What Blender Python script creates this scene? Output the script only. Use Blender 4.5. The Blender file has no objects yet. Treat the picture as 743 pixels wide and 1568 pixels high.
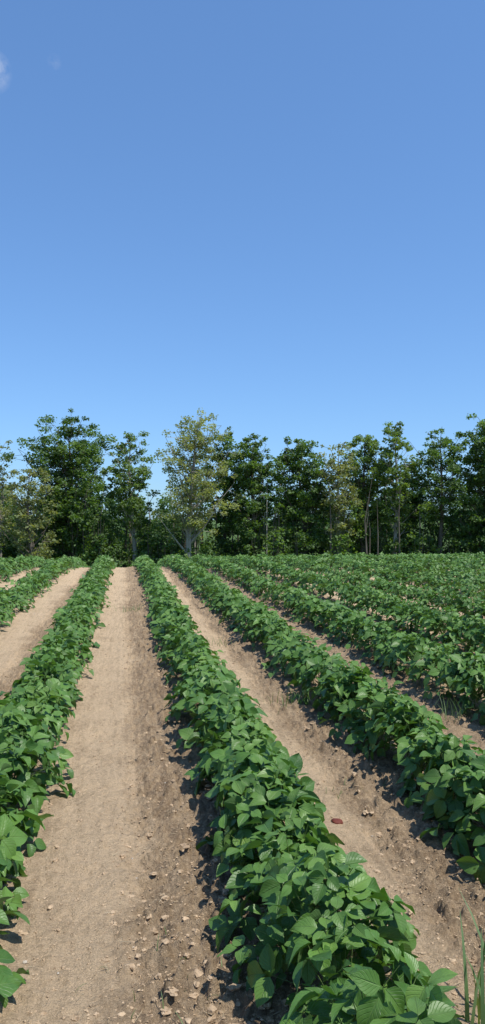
import bpy, math, random
import numpy as np
from mathutils import Vector
rng=np.random.default_rng(7)
random.seed(7)
sc=bpy.context.scene
YAW=math.radians(9.1); PITCH=math.radians(0.55); CAMH=1.42
FW=(math.sin(YAW),math.cos(YAW)); RT=(math.cos(YAW),-math.sin(YAW))
def place(D,u): return (FW[0]*D+RT[0]*u, FW[1]*D+RT[1]*u)
# ---------------------------------------------------------------- noise
TAB=np.random.default_rng(3).random((256,256))
def vnoise(x,y):
    xi=np.floor(x).astype(int); yi=np.floor(y).astype(int)
    fx=x-xi; fy=y-yi
    fx=fx*fx*fx*(fx*(fx*6-15)+10); fy=fy*fy*fy*(fy*(fy*6-15)+10)
    a=TAB[xi&255,yi&255]; b=TAB[(xi+1)&255,yi&255]; c=TAB[xi&255,(yi+1)&255]; d=TAB[(xi+1)&255,(yi+1)&255]
    return (a*(1-fx)+b*fx)*(1-fy)+(c*(1-fx)+d*fx)*fy-0.5
def fbm(x,y,o=4,g=.5):
    s=0;a=1
    for i in range(o):
        s=s+a*vnoise(x*2**i+17.3*i,y*2**i+5.1*i); a*=g
    return s
def sstep(a,b,x):
    t=np.clip((x-a)/(b-a),0,1); return t*t*(3-2*t)
# ---------------------------------------------------------------- mesh helper
def make_obj(name,verts,faces,mats,cols=None,uvs=None,matidx=None,smooth=True,colname="tint"):
    me=bpy.data.meshes.new(name)
    verts=np.asarray(verts,dtype=np.float32); faces=np.asarray(faces,dtype=np.int32)
    F,k=faces.shape
    me.vertices.add(len(verts)); me.vertices.foreach_set("co",verts.ravel())
    me.loops.add(F*k); me.loops.foreach_set("vertex_index",faces.ravel())
    me.polygons.add(F)
    me.polygons.foreach_set("loop_start",np.arange(0,F*k,k,dtype=np.int32))
    try: me.polygons.foreach_set("loop_total",np.full(F,k,dtype=np.int32))
    except Exception: pass
    for m in mats: me.materials.append(m)
    if matidx is not None: me.polygons.foreach_set("material_index",np.asarray(matidx,dtype=np.int32))
    me.polygons.foreach_set("use_smooth",np.full(F,smooth,dtype=bool))
    if cols is not None:
        at=me.attributes.new(colname,'FLOAT_COLOR','POINT')
        at.data.foreach_set("color",np.asarray(cols,dtype=np.float32).ravel())
    if uvs is not None:
        uv=me.uv_layers.new(name="UVMap")
        uv.data.foreach_set("uv",np.asarray(uvs,dtype=np.float32)[faces.ravel()].ravel())
    me.update(calc_edges=True); me.validate()
    ob=bpy.data.objects.new(name,me); sc.collection.objects.link(ob)
    return ob
# ---------------------------------------------------------------- material helpers
def newmat(name):
    m=bpy.data.materials.new(name); m.use_nodes=True
    nt=m.node_tree; nt.nodes.clear()
    out=nt.nodes.new("ShaderNodeOutputMaterial")
    return m,nt,nt.nodes,nt.links,out
def math_n(nt,op,a,b=None,c=None,clamp=False):
    n=nt.nodes.new("ShaderNodeMath"); n.operation=op; n.use_clamp=clamp
    for i,v in enumerate((a,b,c)):
        if v is None: continue
        if isinstance(v,(int,float)): n.inputs[i].default_value=v
        else: nt.links.new(v,n.inputs[i])
    return n.outputs[0]
def mixc(nt,f,a,b,mode='MIX'):
    n=nt.nodes.new("ShaderNodeMix"); n.data_type='RGBA'; n.blend_type=mode
    for i,v in ((0,f),(6,a),(7,b)):
        if isinstance(v,(int,float)): n.inputs[i].default_value=v
        elif isinstance(v,tuple): n.inputs[i].default_value=v+(1,) if len(v)==3 else v
        else: nt.links.new(v,n.inputs[i])
    return n.outputs[2]
def noise_n(nt,vec,scale,detail=4,rough=.55):
    n=nt.nodes.new("ShaderNodeTexNoise"); n.inputs["Scale"].default_value=scale
    n.inputs["Detail"].default_value=detail; n.inputs["Roughness"].default_value=rough
    if vec is not None: nt.links.new(vec,n.inputs["Vector"])
    return n.outputs[0]

def leaf_mat(name,dark,light,yellow,rough=.45,trans=.28,veins=False,spec=.4):
    m,nt,N,L,out=newmat(name)
    at=N.new("ShaderNodeAttribute"); at.attribute_name="tint"
    sep=N.new("ShaderNodeSeparateColor"); L.new(at.outputs["Color"],sep.inputs[0])
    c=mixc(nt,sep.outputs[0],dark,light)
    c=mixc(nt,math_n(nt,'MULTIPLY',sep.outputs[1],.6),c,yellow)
    p=N.new("ShaderNodeBsdfPrincipled")
    if veins:
        uv=N.new("ShaderNodeUVMap"); uv.uv_map="UVMap"
        sx=N.new("ShaderNodeSeparateXYZ"); L.new(uv.outputs[0],sx.inputs[0])
        av=math_n(nt,'ABSOLUTE',sx.outputs[1])
        mid=math_n(nt,'SUBTRACT',1.0,math_n(nt,'MULTIPLY',av,12.0),clamp=True)
        ph=math_n(nt,'SUBTRACT',math_n(nt,'MULTIPLY',sx.outputs[0],7.0),math_n(nt,'MULTIPLY',av,2.6))
        fr=math_n(nt,'ABSOLUTE',math_n(nt,'SUBTRACT',math_n(nt,'FRACT',ph),.5))
        lat=math_n(nt,'SUBTRACT',1.0,math_n(nt,'MULTIPLY',fr,8.0),clamp=True)
        v=math_n(nt,'MAXIMUM',mid,math_n(nt,'MULTIPLY',lat,.45))
        c=mixc(nt,math_n(nt,'MULTIPLY',v,.4),c,(.22,.34,.13))
        tc=N.new("ShaderNodeTexCoord")
        nn=noise_n(nt,tc.outputs["Object"],55,3)
        c=mixc(nt,math_n(nt,'MULTIPLY',math_n(nt,'SUBTRACT',nn,.4,clamp=True),.6),c,(.15,.26,.07))
        b=N.new("ShaderNodeBump"); b.inputs["Strength"].default_value=.6; b.inputs["Distance"].default_value=.004
        h=math_n(nt,'SUBTRACT',math_n(nt,'MULTIPLY',nn,.5),v); L.new(h,b.inputs["Height"])
        L.new(b.outputs[0],p.inputs["Normal"])
    geo=N.new("ShaderNodeNewGeometry")
    cb=mixc(nt,math_n(nt,'MULTIPLY',geo.outputs["Backfacing"],.45),c,(.15,.23,.11))
    L.new(cb,p.inputs["Base Color"]); p.inputs["Roughness"].default_value=rough
    p.inputs["Specular IOR Level"].default_value=spec
    t=N.new("ShaderNodeBsdfTranslucent"); tcx=mixc(nt,1.0,c,(1.7,1.9,.6),'MULTIPLY'); L.new(tcx,t.inputs[0])
    mx=N.new("ShaderNodeMixShader"); mx.inputs[0].default_value=trans
    L.new(p.outputs[0],mx.inputs[1]); L.new(t.outputs[0],mx.inputs[2]); L.new(mx.outputs[0],out.inputs[0])
    return m
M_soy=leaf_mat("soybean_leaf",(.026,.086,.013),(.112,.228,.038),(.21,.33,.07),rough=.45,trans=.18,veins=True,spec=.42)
M_tree=leaf_mat("tree_foliage",(.04,.082,.018),(.135,.21,.045),(.19,.26,.07),rough=.55,trans=.4,spec=.25)
M_tree2=leaf_mat("light_tree_foliage",(.065,.11,.025),(.18,.25,.06),(.24,.29,.09),rough=.55,trans=.4,spec=.25)
M_pale=leaf_mat("pale_foliage",(.18,.185,.08),(.31,.30,.14),(.37,.34,.16),rough=.6,trans=.38,spec=.2)
M_blos=leaf_mat("yellow_green_foliage",(.2,.215,.085),(.36,.36,.17),(.42,.38,.2),rough=.6,trans=.4,spec=.2)
M_grass=leaf_mat("grass_blade",(.06,.13,.03),(.12,.22,.06),(.3,.3,.12),rough=.5,trans=.25)
def simple_mat(name,c1,c2,scale=8,rough=.9,bump=.3,stretch=None):
    m,nt,N,L,out=newmat(name)
    tc=N.new("ShaderNodeTexCoord"); vec=tc.outputs["Object"]
    if stretch:
        mp=N.new("ShaderNodeMapping"); mp.inputs["Scale"].default_value=stretch; L.new(vec,mp.inputs[0]); vec=mp.outputs[0]
    n=noise_n(nt,vec,scale,5,.6)
    r=N.new("ShaderNodeMapRange"); r.inputs[1].default_value=.3; r.inputs[2].default_value=.7; L.new(n,r.inputs[0])
    c=mixc(nt,r.outputs[0],c1,c2)
    p=N.new("ShaderNodeBsdfPrincipled"); L.new(c,p.inputs["Base Color"]); p.inputs["Roughness"].default_value=rough
    p.inputs["Specular IOR Level"].default_value=.2
    b=N.new("ShaderNodeBump"); b.inputs["Strength"].default_value=bump; b.inputs["Distance"].default_value=.02
    L.new(n,b.inputs["Height"]); L.new(b.outputs[0],p.inputs["Normal"]); L.new(p.outputs[0],out.inputs[0])
    return m
M_bark=simple_mat("bark",(.08,.065,.05),(.18,.15,.12),6,.95,.6,(1,1,.25))
M_bark_pale=simple_mat("pale_bark",(.24,.21,.17),(.4,.36,.3),6,.9,.5,(1,1,.25))
M_stem=simple_mat("soybean_stem",(.09,.15,.04),(.16,.22,.07),30,.6,.1)
M_clod=simple_mat("soil_clod",(.28,.195,.12),(.57,.42,.27),25,.95,.8)
M_peb=simple_mat("pebble",(.36,.31,.24),(.55,.48,.39),60,.7,.2)
M_red=simple_mat("red_stone",(.12,.03,.02),(.2,.06,.04),60,.6,.2)
M_straw=simple_mat("dry_straw",(.4,.32,.2),(.6,.5,.34),30,.8,.1)

# soil
def soil_mat():
    m,nt,N,L,out=newmat("sandy_soil")
    tc=N.new("ShaderNodeTexCoord"); V=tc.outputs["Object"]
    at=N.new("ShaderNodeAttribute"); at.attribute_name="tint"
    sep=N.new("ShaderNodeSeparateColor"); L.new(at.outputs["Color"],sep.inputs[0])
    n1=noise_n(nt,V,3.5,6,.6); n2=noise_n(nt,V,45,7,.72); n3=noise_n(nt,V,220,3,.6)
    mp=N.new("ShaderNodeMapping"); mp.inputs["Scale"].default_value=(11,.7,1); L.new(V,mp.inputs[0])
    n4=noise_n(nt,mp.outputs[0],2.2,5,.65)
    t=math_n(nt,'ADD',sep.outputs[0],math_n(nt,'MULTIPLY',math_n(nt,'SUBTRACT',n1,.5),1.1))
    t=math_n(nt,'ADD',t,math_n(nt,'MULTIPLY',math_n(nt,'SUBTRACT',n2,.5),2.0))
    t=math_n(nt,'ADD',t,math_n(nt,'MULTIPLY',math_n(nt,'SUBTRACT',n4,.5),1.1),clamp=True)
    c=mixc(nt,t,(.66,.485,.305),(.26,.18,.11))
    g=N.new("ShaderNodeMapRange"); g.inputs[1].default_value=.3; g.inputs[2].default_value=.7; g.inputs[3].default_value=.74; g.inputs[4].default_value=1.15
    L.new(n3,g.inputs[0])
    cc=N.new("ShaderNodeVectorMath"); cc.operation='SCALE'; L.new(c,cc.inputs[0]); L.new(g.outputs[0],cc.inputs["Scale"])
    gc=mixc(nt,n2,(.05,.1,.025),(.12,.17,.05))
    c=mixc(nt,sep.outputs[1],cc.outputs[0],gc)
    p=N.new("ShaderNodeBsdfPrincipled"); L.new(c,p.inputs["Base Color"]); p.inputs["Roughness"].default_value=.95
    p.inputs["Specular IOR Level"].default_value=.1
    h=math_n(nt,'ADD',math_n(nt,'MULTIPLY',n2,1.0),math_n(nt,'MULTIPLY',n3,.35))
    b=N.new("ShaderNodeBump"); b.inputs["Strength"].default_value=1.0; b.inputs["Distance"].default_value=.03
    L.new(h,b.inputs["Height"]); L.new(b.outputs[0],p.inputs["Normal"]); L.new(p.outputs[0],out.inputs[0])
    return m
M_soil=soil_mat()
# ---------------------------------------------------------------- terrain
ROWS=[-8.55-1.14*i for i in range(4,0,-1)]+[-8.55,-7.41,-6.27,-5.13,-3.99,-2.85,-1.72,-.58,.60]+[1.58+1.0*i for i in range(19)]
ROWS=np.array(ROWS)
def base_z(y):
    u=np.clip(y-18,0,15); z=-.004*u*u
    return z-.12*np.clip(y-33,0,13)
def furrow_phase(x):
    return np.mod(np.interp(x,ROWS,np.arange(len(ROWS)),left=.5,right=.5),1.0)
def ground_z(x,y,fine=True):
    ph=furrow_phase(x+.02*vnoise(x*0,y*.8))
    d=np.minimum(ph,1-ph)
    near=sstep(40,30,y)
    z=base_z(y)+near*(.035*np.exp(-(d/.2)**2)-.012)
    z=z-near*.02*np.exp(-((ph-.56)/.06)**2)
    z=z+.02*fbm(x*1.1,y*.7,3)*near
    dark=sstep(.45,.6,ph)*sstep(1.02,.9,ph)
    if fine:
        f1=fbm(x*6,y*5,3); f2=fbm(x*30,y*28,3,.65)
        lump=np.clip(fbm(x*22+9,y*21,3)-.12,0,1)
        z=z+near*(f1*.013+f2*(.010+.014*dark)+lump*(.025+.06*dark))
    return z,dark
def axis(start,end,mn,k,off):
    a=[start]
    while a[-1]<end: a.append(a[-1]+max(mn,mn+(a[-1]-off)*k))
    return a
xp=axis(0,26,.009,.011,1.2); xn=axis(.009,14,.009,.014,1.0)
xs=np.array([-3000,-800,-200,-60,-25]+[-v for v in reversed(xn)]+xp+[40,90,250,900,3000],dtype=float)
ya=[1.3]
while ya[-1]<36: ya.append(ya[-1]+max(.009,ya[-1]*.005))
ys=np.array([-300,-50,-10,-3,-1,0,.5,.9,1.1]+ya+[39,43,46,50,60,90,200,600,1500,4000],dtype=float)
GX,GY=np.meshgrid(xs,ys)
z,dark=ground_z(GX,GY)
nx,ny=len(xs),len(ys)
verts=np.stack([GX,GY,z],-1).reshape(-1,3)
i=np.arange(ny-1)[:,None]*nx+np.arange(nx-1)[None,:]
faces=np.stack([i,i+1,i+1+nx,i+nx],-1).reshape(-1,4)
ph=furrow_phase(GX); d=np.minimum(ph,1-ph)
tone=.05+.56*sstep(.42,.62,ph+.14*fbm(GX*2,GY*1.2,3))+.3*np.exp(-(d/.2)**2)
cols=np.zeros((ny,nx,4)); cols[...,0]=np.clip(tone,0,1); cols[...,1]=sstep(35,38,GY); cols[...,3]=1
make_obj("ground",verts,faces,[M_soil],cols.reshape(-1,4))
# ---------------------------------------------------------------- leaf template
def norm(a): return a/np.maximum(np.linalg.norm(a,axis=-1,keepdims=True),1e-9)
def leaf_template(nu,nv):
    u=np.linspace(0,1,nu+1); v=np.linspace(-1,1,nv+1)
    if nu==2: u=np.array([0,.42,1])
    hw=.37*np.sin(np.pi*np.power(u,.76))**.9
    hw=np.maximum(hw,.008)
    if nu==2: hw[1]=.36
    U,Vv=np.meshgrid(u,v,indexing='ij')
    HW=np.repeat(hw[:,None],nv+1,1)
    ii=np.arange(nu)[:,None]*(nv+1)+np.arange(nv)[None,:]
    f=np.stack([ii,ii+nv+1,ii+nv+2,ii+1],-1).reshape(-1,4)
    return U.ravel(),(Vv*HW).ravel(),Vv.ravel(),f
def build_leaves(P,A,Nn,L,fold,curl,tint,nu,nv):
    U,Yl,Vv,f=leaf_template(nu,nv)
    B=norm(np.cross(Nn,A))
    n=len(P); M=len(U)
    wav=rng.normal(0,.04,(n,1))*np.sin(U*9+Vv*2)[None,:]
    x=U[None]*L[:,None]; y=Yl[None]*L[:,None]
    zz=fold[:,None]*np.abs(y)-curl[:,None]*(U[None]**2)*L[:,None]+wav*np.abs(Vv)[None]*L[:,None]
    V=P[:,None]+x[...,None]*A[:,None]+y[...,None]*B[:,None]+zz[...,None]*Nn[:,None]
    F=(f[None]+np.arange(n)[:,None,None]*M).reshape(-1,4)
    uv=np.broadcast_to(np.stack([U,Vv],-1)[None],(n,M,2)).reshape(-1,2)
    c=np.repeat(tint,M,0)
    return V.reshape(-1,3),F,uv,c
def tubes(P0,P1,r0,r1):
    n=len(P0); ax=norm(P1-P0); ref=np.tile(np.array([[.3,.9,.1]]),(n,1)); a=norm(np.cross(ax,ref)); b=np.cross(ax,a)
    V=[]
    for P,r in ((P0,r0),(P1,r1)):
        for k in range(3):
            t=2*math.pi*k/3
            V.append(P+(a*math.cos(t)+b*math.sin(t))*np.reshape(r,(-1,1)))
    V=np.stack(V,1)
    f=np.array([[0,1,4,3],[1,2,5,4],[2,0,3,5]])
    F=(f[None]+np.arange(n)[:,None,None]*6).reshape(-1,4)
    return V.reshape(-1,3),F
def crop_row(k,xr):
    ya,yb=-.8,34.0
    off=0
    allV=[];allF=[];allU=[];allC=[];allM=[]
    def add(V,F,U,C,mi):
        nonlocal off
        allV.append(V);allF.append(F+off);allU.append(U);allC.append(C);allM.append(np.full(len(F),mi)); off+=len(V)
    dens0=255
    n=int((yb-ya)*dens0)
    y=rng.uniform(ya,yb,n)
    dist=np.hypot(xr,y)
    pitch=.15; pc=np.floor(y/pitch)*pitch+pitch*.5
    seed=k*13.7
    vig=vnoise(pc*37+seed,pc*0+2.7)+.5
    keep=rng.random(n)<np.where(dist<6,1,np.where(dist<12,.62,.36))*(.42+.75*vig)
    y=y[keep];dist=dist[keep];pc=pc[keep];vig=vig[keep];n=len(y)
    y=pc+(y-pc)*(.95+.7*vig)+rng.normal(0,.012,n)
    hv=(.82+.36*vig)*(1+.30*fbm(y*1.4+seed,y*0+seed,2))
    wl=.172*(1+.4*fbm(y*1.3+seed+50,y*0,3))*(.76+.48*vig)
    xc=xr+.045*vnoise(pc*23+seed,pc*0+8)+.03*vnoise(y*.9+seed,y*0+1)
    s=np.clip(rng.normal(0,.55,n),-1.15,1.15)
    s=np.where(rng.random(n)<.5,rng.uniform(-1,1,n),s)
    shell=1-.5*rng.random(n)**1.6
    H=.30*hv
    prof=np.sqrt(np.clip(1-np.abs(s)**2.2*.92,0.02,1))
    gx=xc+s*wl*(.75+.35*shell)
    low=rng.random(n)<.12
    zl=H*prof*shell+.02+rng.normal(0,.018,n)
    zl=np.where(low,rng.uniform(.05,.2,n)*prof,zl)
    gz=ground_z(gx,y,False)[0]
    P=np.stack([gx,y,gz+np.maximum(zl,.05)],-1)
    az=rng.uniform(0,2*math.pi,n)
    A0=np.stack([np.cos(az)*.8+s*.8,np.sin(az),rng.normal(-.12,.2,n)],-1)
    Nn=norm(np.stack([s*.75+rng.normal(0,.48,n),rng.normal(-.12,.48,n),np.ones(n)],-1))
    A0=norm(A0-Nn*np.sum(A0*Nn,-1,keepdims=True))
    B0=np.cross(Nn,A0)
    far=np.clip((dist-5)/10,0,1)
    Lb=rng.uniform(.05,.096,n)*(1+.3*far)*np.where(zl/H>.95,.8,1)
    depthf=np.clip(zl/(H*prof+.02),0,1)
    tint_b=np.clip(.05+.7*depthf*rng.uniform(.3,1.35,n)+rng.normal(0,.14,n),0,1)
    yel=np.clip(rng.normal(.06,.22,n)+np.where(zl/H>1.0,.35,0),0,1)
    for lod,(lo,hi,nu,nv) in enumerate(((0,4.6,6,4),(4.6,10,3,2),(10,99,2,2))):
        m=(dist>=lo)&(dist<hi)
        if not m.any(): continue
        for side in (0,-1,1):
            ang=side*rng.uniform(1.05,1.5,m.sum())
            ca,sa=np.cos(ang)[:,None],np.sin(ang)[:,None]
            A=A0[m]*ca+B0[m]*sa
            nn=norm(Nn[m]+rng.normal(0,.24,(m.sum(),3)))
            A=A+np.array([0,0,-.18])*rng.uniform(0,1.6,(m.sum(),1))
            A=norm(A-nn*np.sum(A*nn,-1,keepdims=True))
            L=Lb[m]*(1.1 if side==0 else .95)*rng.uniform(.92,1.08,m.sum())
            base=P[m]+A0[m]*(.016 if side==0 else 0)+A*.006
            tint=np.stack([np.clip(tint_b[m]+rng.normal(0,.07,m.sum()),0,1),yel[m],rng.random(m.sum()),np.ones(m.sum())],-1)
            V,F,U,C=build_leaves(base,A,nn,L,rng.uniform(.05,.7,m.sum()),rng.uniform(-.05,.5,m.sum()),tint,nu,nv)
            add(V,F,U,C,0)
    m=dist<9
    if m.any():
        q=P[m]; P0=np.stack([xc[m]+(q[:,0]-xc[m])*.25,pc[m]+(q[:,1]-pc[m])*.3,gz[m]+.03+(q[:,2]-gz[m])*.35],-1)
        V,F=tubes(P0,q,.0018,.0013)
        add(V,F,np.zeros((len(V),2)),np.tile([.5,.2,0,1],(len(V),1)),1)
        pcs=np.unique(pc[m]); 
        P0=np.stack([xr+pcs*0,pcs,ground_z(xr+pcs*0,pcs,False)[0]-.02],-1); P1=P0+np.stack([rng.normal(0,.02,len(pcs)),rng.normal(0,.02,len(pcs)),np.full(len(pcs),.22)],-1)
        V,F=tubes(P0,P1,.0045,.0025)
        add(V,F,np.zeros((len(V),2)),np.tile([.5,.2,0,1],(len(V),1)),1)
    make_obj("soybean_row",np.concatenate(allV),np.concatenate(allF),[M_soy,M_stem],np.concatenate(allC),np.concatenate(allU),np.concatenate(allM))
for k,xr in enumerate(ROWS): crop_row(k,float(xr))
# ---------------------------------------------------------------- clods, pebbles, straw
def ico():
    t=(1+5**.5)/2
    v=np.array([[-1,t,0],[1,t,0],[-1,-t,0],[1,-t,0],[0,-1,t],[0,1,t],[0,-1,-t],[0,1,-t],[t,0,-1],[t,0,1],[-t,0,-1],[-t,0,1]],float)
    f=[[0,11,5],[0,5,1],[0,1,7],[0,7,10],[0,10,11],[1,5,9],[5,11,4],[11,10,2],[10,7,6],[7,1,8],[3,9,4],[3,4,2],[3,2,6],[3,6,8],[3,8,9],[4,9,5],[2,4,11],[6,2,10],[8,6,7],[9,8,1]]
    v=norm(v); base=(v.copy(),np.array(f)); V=[list(a) for a in v]; mid={}
    def mp(a,b):
        k=(min(a,b),max(a,b))
        if k not in mid:
            p=norm((np.array(V[a])+np.array(V[b]))[None])[0]; V.append(list(p)); mid[k]=len(V)-1
        return mid[k]
    nf=[]
    for a,b,c in f:
        ab,bc,ca=mp(a,b),mp(b,c),mp(c,a); nf+=[[a,ab,ca],[b,bc,ab],[c,ca,bc],[ab,bc,ca]]
    return base,(np.array(V),np.array(nf))
ICO0,ICO1=ico()
def lumps(name,x,y,r,mat,rough=.2,flat=.7,smooth=True,sink=.25,ico=ICO1):
    IV,IF=ico
    n=len(x); z=ground_z(x,y)[0]
    J=1+rng.normal(0,rough,(n,len(IV)))
    sc3=np.stack([rng.uniform(.65,1.4,n),rng.uniform(.65,1.4,n),rng.uniform(.5,1,n)*flat],-1)
    V=IV[None]*J[...,None]*sc3[:,None]*r[:,None,None]
    a=rng.uniform(0,6.28,n); ca,sa=np.cos(a)[:,None],np.sin(a)[:,None]
    V=np.stack([V[...,0]*ca-V[...,1]*sa,V[...,0]*sa+V[...,1]*ca,V[...,2]],-1)
    V=V+np.stack([x,y,z+r*flat*sink],-1)[:,None]
    F=(IF[None]+np.arange(n)[:,None,None]*len(IV)).reshape(-1,3)
    return make_obj(name,V.reshape(-1,3),F,[mat],smooth=smooth)
def scatter(n,darkbias,ymax=18):
    y=1.4*np.exp(rng.random(n*3)*math.log(ymax/1.4)); x=rng.uniform(-1,1,n*3)*np.minimum(1.3+y*.5,6)+y*.16
    ph=furrow_phase(x); dk=sstep(.42,.6,ph)
    keep=rng.random(n*3)<(1-darkbias)+darkbias*dk
    return x[keep][:n],y[keep][:n]
x,y=scatter(14000,.72); x2,y2=scatter(38000,.5,8)
r=.0035+.011*rng.random(len(x))**4
lumps("soil_clods",x,y,r,M_clod,.27,.7,smooth=False,sink=.05)
lumps("soil_crumbs",x2,y2,.0018+.003*rng.random(len(x2))**2,M_clod,.25,.75,smooth=False,sink=.2,ico=ICO0)
x,y=scatter(200,.1); lumps("pebbles",x,y,.004+.008*rng.random(len(x))**3,M_peb,.1,.6,sink=.0)
px_,py_=place(3.53,.45); lumps("red_stone",np.array([px_]),np.array([py_]),np.array([.024]),M_red,.07,.6)
x,y=scatter(1300,.3); n=len(x); z=ground_z(x,y)[0]+.005
a=rng.uniform(0,6.28,n); l=rng.uniform(.01,.05,n); P0=np.stack([x,y,z],-1); P1=P0+np.stack([np.cos(a)*l,np.sin(a)*l,rng.normal(.003,.004,n)],-1)
V,F=tubes(P0,P1,.001,.0008); make_obj("straw_litter",V,F,[M_straw])
# ---------------------------------------------------------------- grass tufts
def tuft(D,u,h,nb,w,spread):
    cx,cy=place(D,u); V=[];F=[];C=[]
    for b in range(nb):
        az=random.uniform(0,6.28); L=h*random.uniform(.6,1.1); bx=cx+random.gauss(0,spread*.12);by=cy+random.gauss(0,spread*.12)
        bz=float(ground_z(np.array([bx]),np.array([by]))[0][0])-.005
        lean=random.uniform(.1,.8)*spread; o=len(V); t1=random.random();t2=random.random()*.5
        for j in range(6):
            t=j/5; r=lean*t*t*L*1.5; zz=L*(t-.25*lean*t*t*t); ww=w*(1-t)**.6*.5+.0003
            cxp,cyp=bx+math.cos(az)*r,by+math.sin(az)*r; sx,sy=-math.sin(az)*ww,math.cos(az)*ww
            V+=[(cxp-sx,cyp-sy,bz+zz),(cxp+sx,cyp+sy,bz+zz)]; C+=[(t1,t2,0,1)]*2
            if j<5: F.append((o+2*j,o+2*j+1,o+2*j+3,o+2*j+2))
    make_obj("grass_tuft",V,F,[M_grass],C)
tuft(2.12,.70,.3,9,.013,.55)
tuft(5.7,.40,.13,40,.005,.8); tuft(5.3,1.52,.16,40,.005,.8); tuft(2.2,-.14,.05,14,.003,1.2)
tuft(8.5,-.28,.1,30,.005,.8); tuft(3.9,.55,.05,16,.003,1); tuft(11.5,-1.75,.12,30,.006,.8); tuft(2.75,.93,.06,14,.003,1); tuft(7.5,2.9,.2,40,.005,.7); tuft(9.3,3.6,.2,40,.005,.7)
# ---------------------------------------------------------------- trees
class Geo:
    def __init__(s): s.V=[];s.F=[];s.C=[];s.M=[];s.n=0
    def tube(s,pts,rad,sides=6,mi=0):
        pts=[Vector(p) for p in pts]; o=s.n; V=[]
        for i,p in enumerate(pts):
            d=(pts[min(i+1,len(pts)-1)]-pts[max(i-1,0)]).normalized()
            a=d.cross(Vector((.31,.95,.05))).normalized(); b=d.cross(a)
            for k in range(sides):
                t=2*math.pi*k/sides; V.append(p+(a*math.cos(t)+b*math.sin(t))*rad[i])
        F=[]
        for i in range(len(pts)-1):
            for k in range(sides):
                F.append((o+i*sides+k,o+i*sides+(k+1)%sides,o+(i+1)*sides+(k+1)%sides,o+(i+1)*sides+k))
        s.V.append(np.array([tuple(v) for v in V]));s.F.append(np.array(F));s.C.append(np.tile([.5,0,0,1],(len(V),1)));s.M.append(np.full(len(F),mi));s.n+=len(V)
    def leaves(s,P,size,tint,mi=1,up=.5):
        n=len(P); Nn=rng.normal(0,1,(n,3)); Nn[:,2]=np.abs(Nn[:,2])+up; Nn=norm(Nn)
        A=norm(np.cross(Nn,rng.normal(0,1,(n,3)))); B=np.cross(Nn,A)
        L=size*rng.uniform(.6,1.3,n)[:,None]
        V=np.stack([P-A*L*.5,P+B*L*.36+Nn*L*.08,P+A*L*.5,P-B*L*.36+Nn*L*.08],1).reshape(-1,3)
        F=np.arange(n*4).reshape(-1,4)+s.n
        s.V.append(V);s.F.append(F);s.C.append(np.repeat(tint,4,0));s.M.append(np.full(n,mi));s.n+=n*4
    def out(s,name,mats):
        return make_obj(name,np.concatenate(s.V),np.concatenate(s.F),mats,np.concatenate(s.C),None,np.concatenate(s.M),smooth=False)
def cluster(g,c,r,n,size,tb,flat=.7):
    P=rng.normal(0,1,(n,3)); P=P/np.maximum(np.linalg.norm(P,axis=1,keepdims=True),.01)*(rng.random((n,1))**.5)*rng.uniform(.8,1.15,(n,1))
    P=P*np.array([r,r,r*flat])+np.array(c)
    t=np.clip(tb+rng.normal(0,.15,n),0,1)
    g.leaves(P,size,np.stack([t,np.clip(rng.normal(.12,.15,n)+tb*.2,0,.9),t,np.ones(n)],-1))
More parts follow.
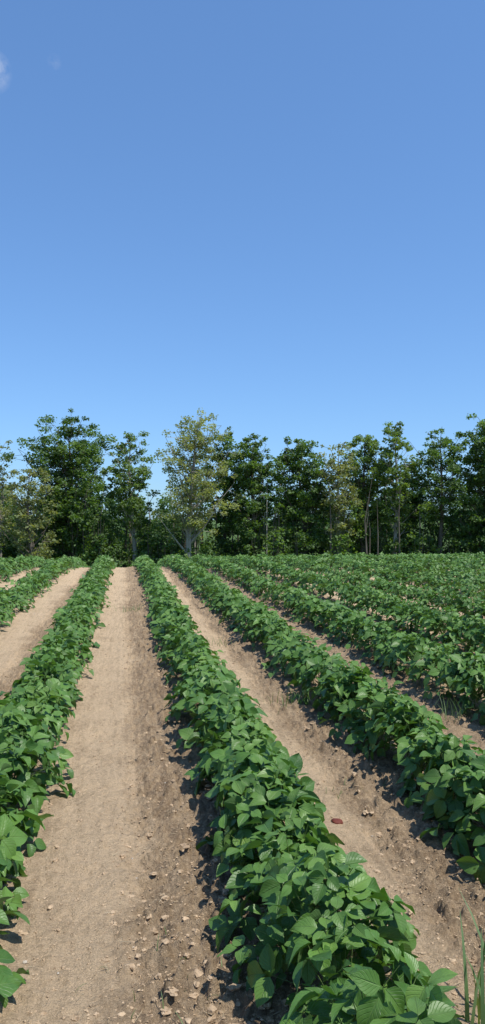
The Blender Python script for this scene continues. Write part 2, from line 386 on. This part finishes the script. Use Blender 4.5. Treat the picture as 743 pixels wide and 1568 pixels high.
def tree(name,D,u,h,w,cb=.22,limbs=34,per=42,size=.21,bark=None,fol=None,tr=.17,top=.55,cr=.5,seed=0,z0=-2.5,fill=1.0):
    rd=random.Random(seed*7+11)
    limbs=int(limbs*1.4*fill); per=int(per*1.8*fill); cr*=1.05
    g=Geo(); X,Y=place(D,u)
    npt=9; pts=[];rad=[]
    lx,ly=rd.uniform(-.04,.04),rd.uniform(-.04,.04); wv=rd.uniform(0,6)
    for i in range(npt):
        t=i/(npt-1); hh=t*h*.93
        pts.append((X+lx*hh+.14*math.sin(t*5+wv),Y+ly*hh+.14*math.cos(t*4+wv),z0+hh)); rad.append(tr*(1-t)**.8+.015)
    rad[0]*=1.35
    g.tube(pts,rad,7)
    def tp(t):
        f=min(max(t,0),.999)*(npt-1); i=int(f); return Vector(pts[i]).lerp(Vector(pts[i+1]),f-i)
    lob=[rd.uniform(.5,1.25) for _ in range(42)]
    def env(t,az):
        q=(t-top)/(1.03-top) if t>top else (top-t)/(top+.25)
        r=max(0,1-abs(q)**2.3)**.55
        q=az/6.2832*7; row=7*min(5,int(t*6)); a=lob[row+int(q)%7]; b=lob[row+(int(q)+1)%7]; f=q-int(q)
        return max(.2,r)*w*.54*(a*(1-f)+b*f)
    for i in range(limbs):
        t=((i+rd.random())/limbs)**.92; az=(i*2.399+rd.uniform(-.5,.5))%6.2832
        hend=cb+(1-cb)*t
        r=env(t,az)*rd.uniform(.5,1.1)
        hs=max(.08,hend-(r/h)*rd.uniform(.7,1.3)-.02)
        p0=tp(min(hs,.93)/.95)
        c0=tp(min(hend,.93)/.95)
        p3=Vector((c0.x+math.cos(az)*r,c0.y+math.sin(az)*r,z0+h*hend-(.05*h*(r/w) if t>.7 else 0)))
        mid=p0.lerp(p3,.5)+Vector((rd.uniform(-.15,.15),rd.uniform(-.15,.15),-r*.1))
        rb=max(.025,tr*.45*(1-hs)); g.tube([p0,mid,p3],[rb,rb*.6,.012],4)
        nb=max(2,int(2+r*1.5))
        tb=rd.uniform(.05,1.0)
        for j in range(nb):
            f=1-j/(nb)*.7
            c=mid.lerp(p3,(f-.5)*2) if f>.5 else p0.lerp(mid,f*2)
            off=Vector((rd.gauss(0,1),rd.gauss(0,1),rd.gauss(0,.6)))*(.2+r*.14)
            e=c+off
            g.tube([c,e],[.02,.007],3)
            rr=cr*rd.uniform(.5,1.3)*(1 if t<.85 else .8)
            cluster(g,e,rr,int(per*rd.uniform(.6,1.3)*(rr/cr)**1.5),size,min(1,max(0,tb+rd.uniform(-.25,.25))),.65)
    return g.out(name,[bark or M_bark,fol or M_tree])
T=tree
T("ash_tree",59,-19.6,10.2,3.6,per=26,fol=M_pale,bark=M_bark_pale,seed=1,cr=.42,fill=.85)
T("oak_tree",60,-14.0,12.4,7.0,cb=.18,limbs=66,per=52,cr=.6,tr=.26,seed=2,top=.6)
T("ash_tree",55.5,-15.8,8.0,4.2,cb=.15,limbs=36,per=28,fol=M_pale,seed=3,cr=.45,fill=.85,top=.4)
T("maple_tree",59,-8.7,10.9,3.7,cb=.3,limbs=32,per=42,seed=4,cr=.46,fill=.95,bark=M_bark_pale,top=.6,fol=M_tree2)
T("poplar_tree",57,-4.1,12.1,5.0,cb=.28,limbs=54,per=36,size=.18,fol=M_blos,bark=M_bark_pale,tr=.24,seed=5,cr=.5,top=.65)
T("maple_tree",61,-1.4,11.4,3.0,cb=.25,limbs=34,per=46,seed=6,cr=.44,top=.5)
T("maple_tree",59,1.0,10.7,4.0,cb=.22,limbs=42,per=50,seed=7,cr=.48,top=.6)
T("oak_tree",59,4.8,10.5,4.4,cb=.22,limbs=48,per=50,seed=8,cr=.52,top=.6)
T("ash_tree",58,7.4,10.0,3.2,cb=.25,limbs=34,per=28,fol=M_pale,bark=M_bark_pale,seed=9,cr=.42,top=.6,fill=.92)
T("maple_tree",60,9.8,10.9,3.9,cb=.22,limbs=42,per=48,seed=10,cr=.48,top=.55,fol=M_tree2)
T("poplar_tree",59,12.2,11.7,3.2,cb=.3,limbs=34,per=36,seed=11,cr=.42,bark=M_bark_pale,fill=.95,top=.6,fol=M_tree2)
T("maple_tree",61,14.0,8.8,3.2,cb=.18,limbs=32,per=42,seed=21,cr=.46,top=.4)
T("oak_tree",59,15.7,11.3,4.4,cb=.38,limbs=34,per=40,seed=12,cr=.5,top=.6,fill=.95)
T("oak_tree",58,19.6,12.0,5.6,cb=.12,limbs=62,per=55,seed=13,cr=.56,top=.55)
T("maple_tree",59,24.5,11.5,5,cb=.2,limbs=40,per=40,seed=14,fol=M_tree2)
T("oak_tree",60,-24.5,11.5,5.5,cb=.2,limbs=40,per=40,seed=15)
T("maple_tree",60,30,11,5,cb=.2,limbs=34,per=40,seed=16)
T("maple_tree",60,-30,11,5,cb=.2,limbs=34,per=40,seed=17,fol=M_tree2)
# undergrowth
g=Geo()
for i in range(400):
    u=random.uniform(-38,38); D=random.uniform(57,67)
    X,Y=place(D,u); hh=2.3+2.2*float(vnoise(np.array([u*.35]),np.array([4.2]))[0])+random.uniform(-.8,3.1)
    base=Vector((X,Y,-2.5)); tb=random.uniform(0,1.0)*(1 if D<60 else .5)
    for s_ in range(3):
        e=base+Vector((random.gauss(0,.4),random.gauss(0,.4),hh*random.uniform(.6,1)))
        g.tube([base,e],[.04,.01],3)
    mi=2 if (D<61 and random.random()<.25) else 1
    for c in range(7):
        e=base+Vector((random.gauss(0,.55),random.gauss(0,.55),hh*random.uniform(.12,1)))
        n0=len(g.M); cluster(g,e,random.uniform(.4,.8),46,.24,min(1,max(0,tb+random.uniform(-.2,.25))),.85)
        if mi==2: g.M[-1]=np.full(len(g.M[-1]),2)
for i in range(80):
    u=random.uniform(-38,38); D=random.uniform(56.5,66); X,Y=place(D,u); h=random.uniform(5,9)
    g.tube([(X,Y,-2.5),(X+random.gauss(0,.15),Y,-2.5+h*.5),(X+random.gauss(0,.3),Y,-2.5+h)],[random.uniform(.05,.12),.05,.01],5,mi=3 if random.random()<.4 else 0)
g.out("woodland_undergrowth",[M_bark,M_tree,M_tree2,M_bark_pale])
g=Geo()
for i in range(110):
    u=random.uniform(-60,60); D=random.uniform(72,90); X,Y=place(D,u); h=random.uniform(5.2,8.0)
    g.tube([(X,Y,-2.5),(X+random.gauss(0,.2),Y,-2.5+h*.9)],[.15,.03],4)
    for c in range(18):
        t=random.uniform(.06,1); r=1.6*math.sin(math.pi*min(.97,t)**.8)+.2; a=random.uniform(0,6.28)
        cluster(g,(X+math.cos(a)*r,Y+math.sin(a)*r,-2.5+h*t),random.uniform(.6,1.0),46,.38,random.uniform(.0,.4),.75)
g.out("distant_treeline",[M_bark,M_tree])
# ---------------------------------------------------------------- light
EL=math.radians(62); AZ=math.radians(132)
sv=Vector((math.cos(EL)*math.sin(AZ),math.cos(EL)*math.cos(AZ),math.sin(EL)))
sl=bpy.data.lights.new("sun","SUN"); sl.energy=5.0; sl.angle=math.radians(.5); sl.color=(1,.965,.9)
so=bpy.data.objects.new("sun",sl); so.rotation_euler=sv.to_track_quat('Z','Y').to_euler(); so.location=(10,-5,30); sc.collection.objects.link(so)
w=bpy.data.worlds.new("World"); sc.world=w; w.use_nodes=True; nt=w.node_tree; nt.nodes.clear()
N=nt.nodes; L=nt.links
sky=N.new("ShaderNodeTexSky"); sky.sky_type='NISHITA'; sky.sun_disc=False; sky.sun_elevation=EL; sky.sun_rotation=AZ
sky.air_density=1.0; sky.dust_density=.4; sky.ozone_density=2.2; sky.altitude=200
bg=N.new("ShaderNodeBackground"); bg.inputs[1].default_value=.11
# tone curve of the sky: milder zenith-to-horizon falloff, clearer blue
s1=N.new("ShaderNodeVectorMath"); s1.operation='SCALE'; L.new(sky.outputs[0],s1.inputs[0]); s1.inputs["Scale"].default_value=.11
ga=N.new("ShaderNodeGamma"); L.new(s1.outputs[0],ga.inputs[0]); ga.inputs[1].default_value=.67
s2=N.new("ShaderNodeVectorMath"); s2.operation='MULTIPLY'; L.new(ga.outputs[0],s2.inputs[0]); s2.inputs[1].default_value=(.58/.11,.89/.11,1.3/.11)
tc=N.new("ShaderNodeTexCoord")
nz=N.new("ShaderNodeTexNoise"); nz.inputs["Scale"].default_value=55; nz.inputs["Detail"].default_value=7; nz.inputs["Roughness"].default_value=.65; L.new(tc.outputs["Generated"],nz.inputs["Vector"])
def clouddir(cx,cyp):
    v=Vector((cx,1,cyp)); v.normalize()
    q=Vector((v.x,v.y*math.cos(PITCH)-v.z*math.sin(PITCH),v.y*math.sin(PITCH)+v.z*math.cos(PITCH)))
    return Vector((q.x*math.cos(YAW)+q.y*math.sin(YAW),-q.x*math.sin(YAW)+q.y*math.cos(YAW),q.z))
col=s2.outputs[0]
for (cx,cy_,r,st) in ((-.340,.596,.024,.5),(-.254,.609,.009,.15)):
    vd=N.new("ShaderNodeVectorMath"); vd.operation='DISTANCE'; L.new(tc.outputs["Generated"],vd.inputs[0]); vd.inputs[1].default_value=clouddir(cx,cy_)
    f=math_n(nt,'SUBTRACT',1.0,math_n(nt,'DIVIDE',vd.outputs["Value"],r),clamp=True)
    f=math_n(nt,'MULTIPLY',math_n(nt,'MULTIPLY',f,math_n(nt,'MULTIPLY',math_n(nt,'SUBTRACT',nz.outputs[0],.38,clamp=True),5.0)),st,clamp=True)
    col=mixc(nt,f,col,(7.5,7.9,8.8))
L.new(col,bg.inputs[0])
o=N.new("ShaderNodeOutputWorld"); L.new(bg.outputs[0],o.inputs[0])
# ---------------------------------------------------------------- camera
cd=bpy.data.cameras.new("camera"); cd.sensor_fit='VERTICAL'; cd.sensor_height=36; cd.lens=26; cd.clip_start=.05; cd.clip_end=9000
co=bpy.data.objects.new("camera",cd); co.location=(0,0,CAMH); co.rotation_euler=(math.pi/2+PITCH,0,-YAW); sc.collection.objects.link(co)
sc.camera=co
sc.view_settings.view_transform='Standard'; sc.view_settings.look='None'; sc.view_settings.exposure=0
print("verts total",sum(len(o.data.vertices) for o in sc.objects if o.type=='MESH'))
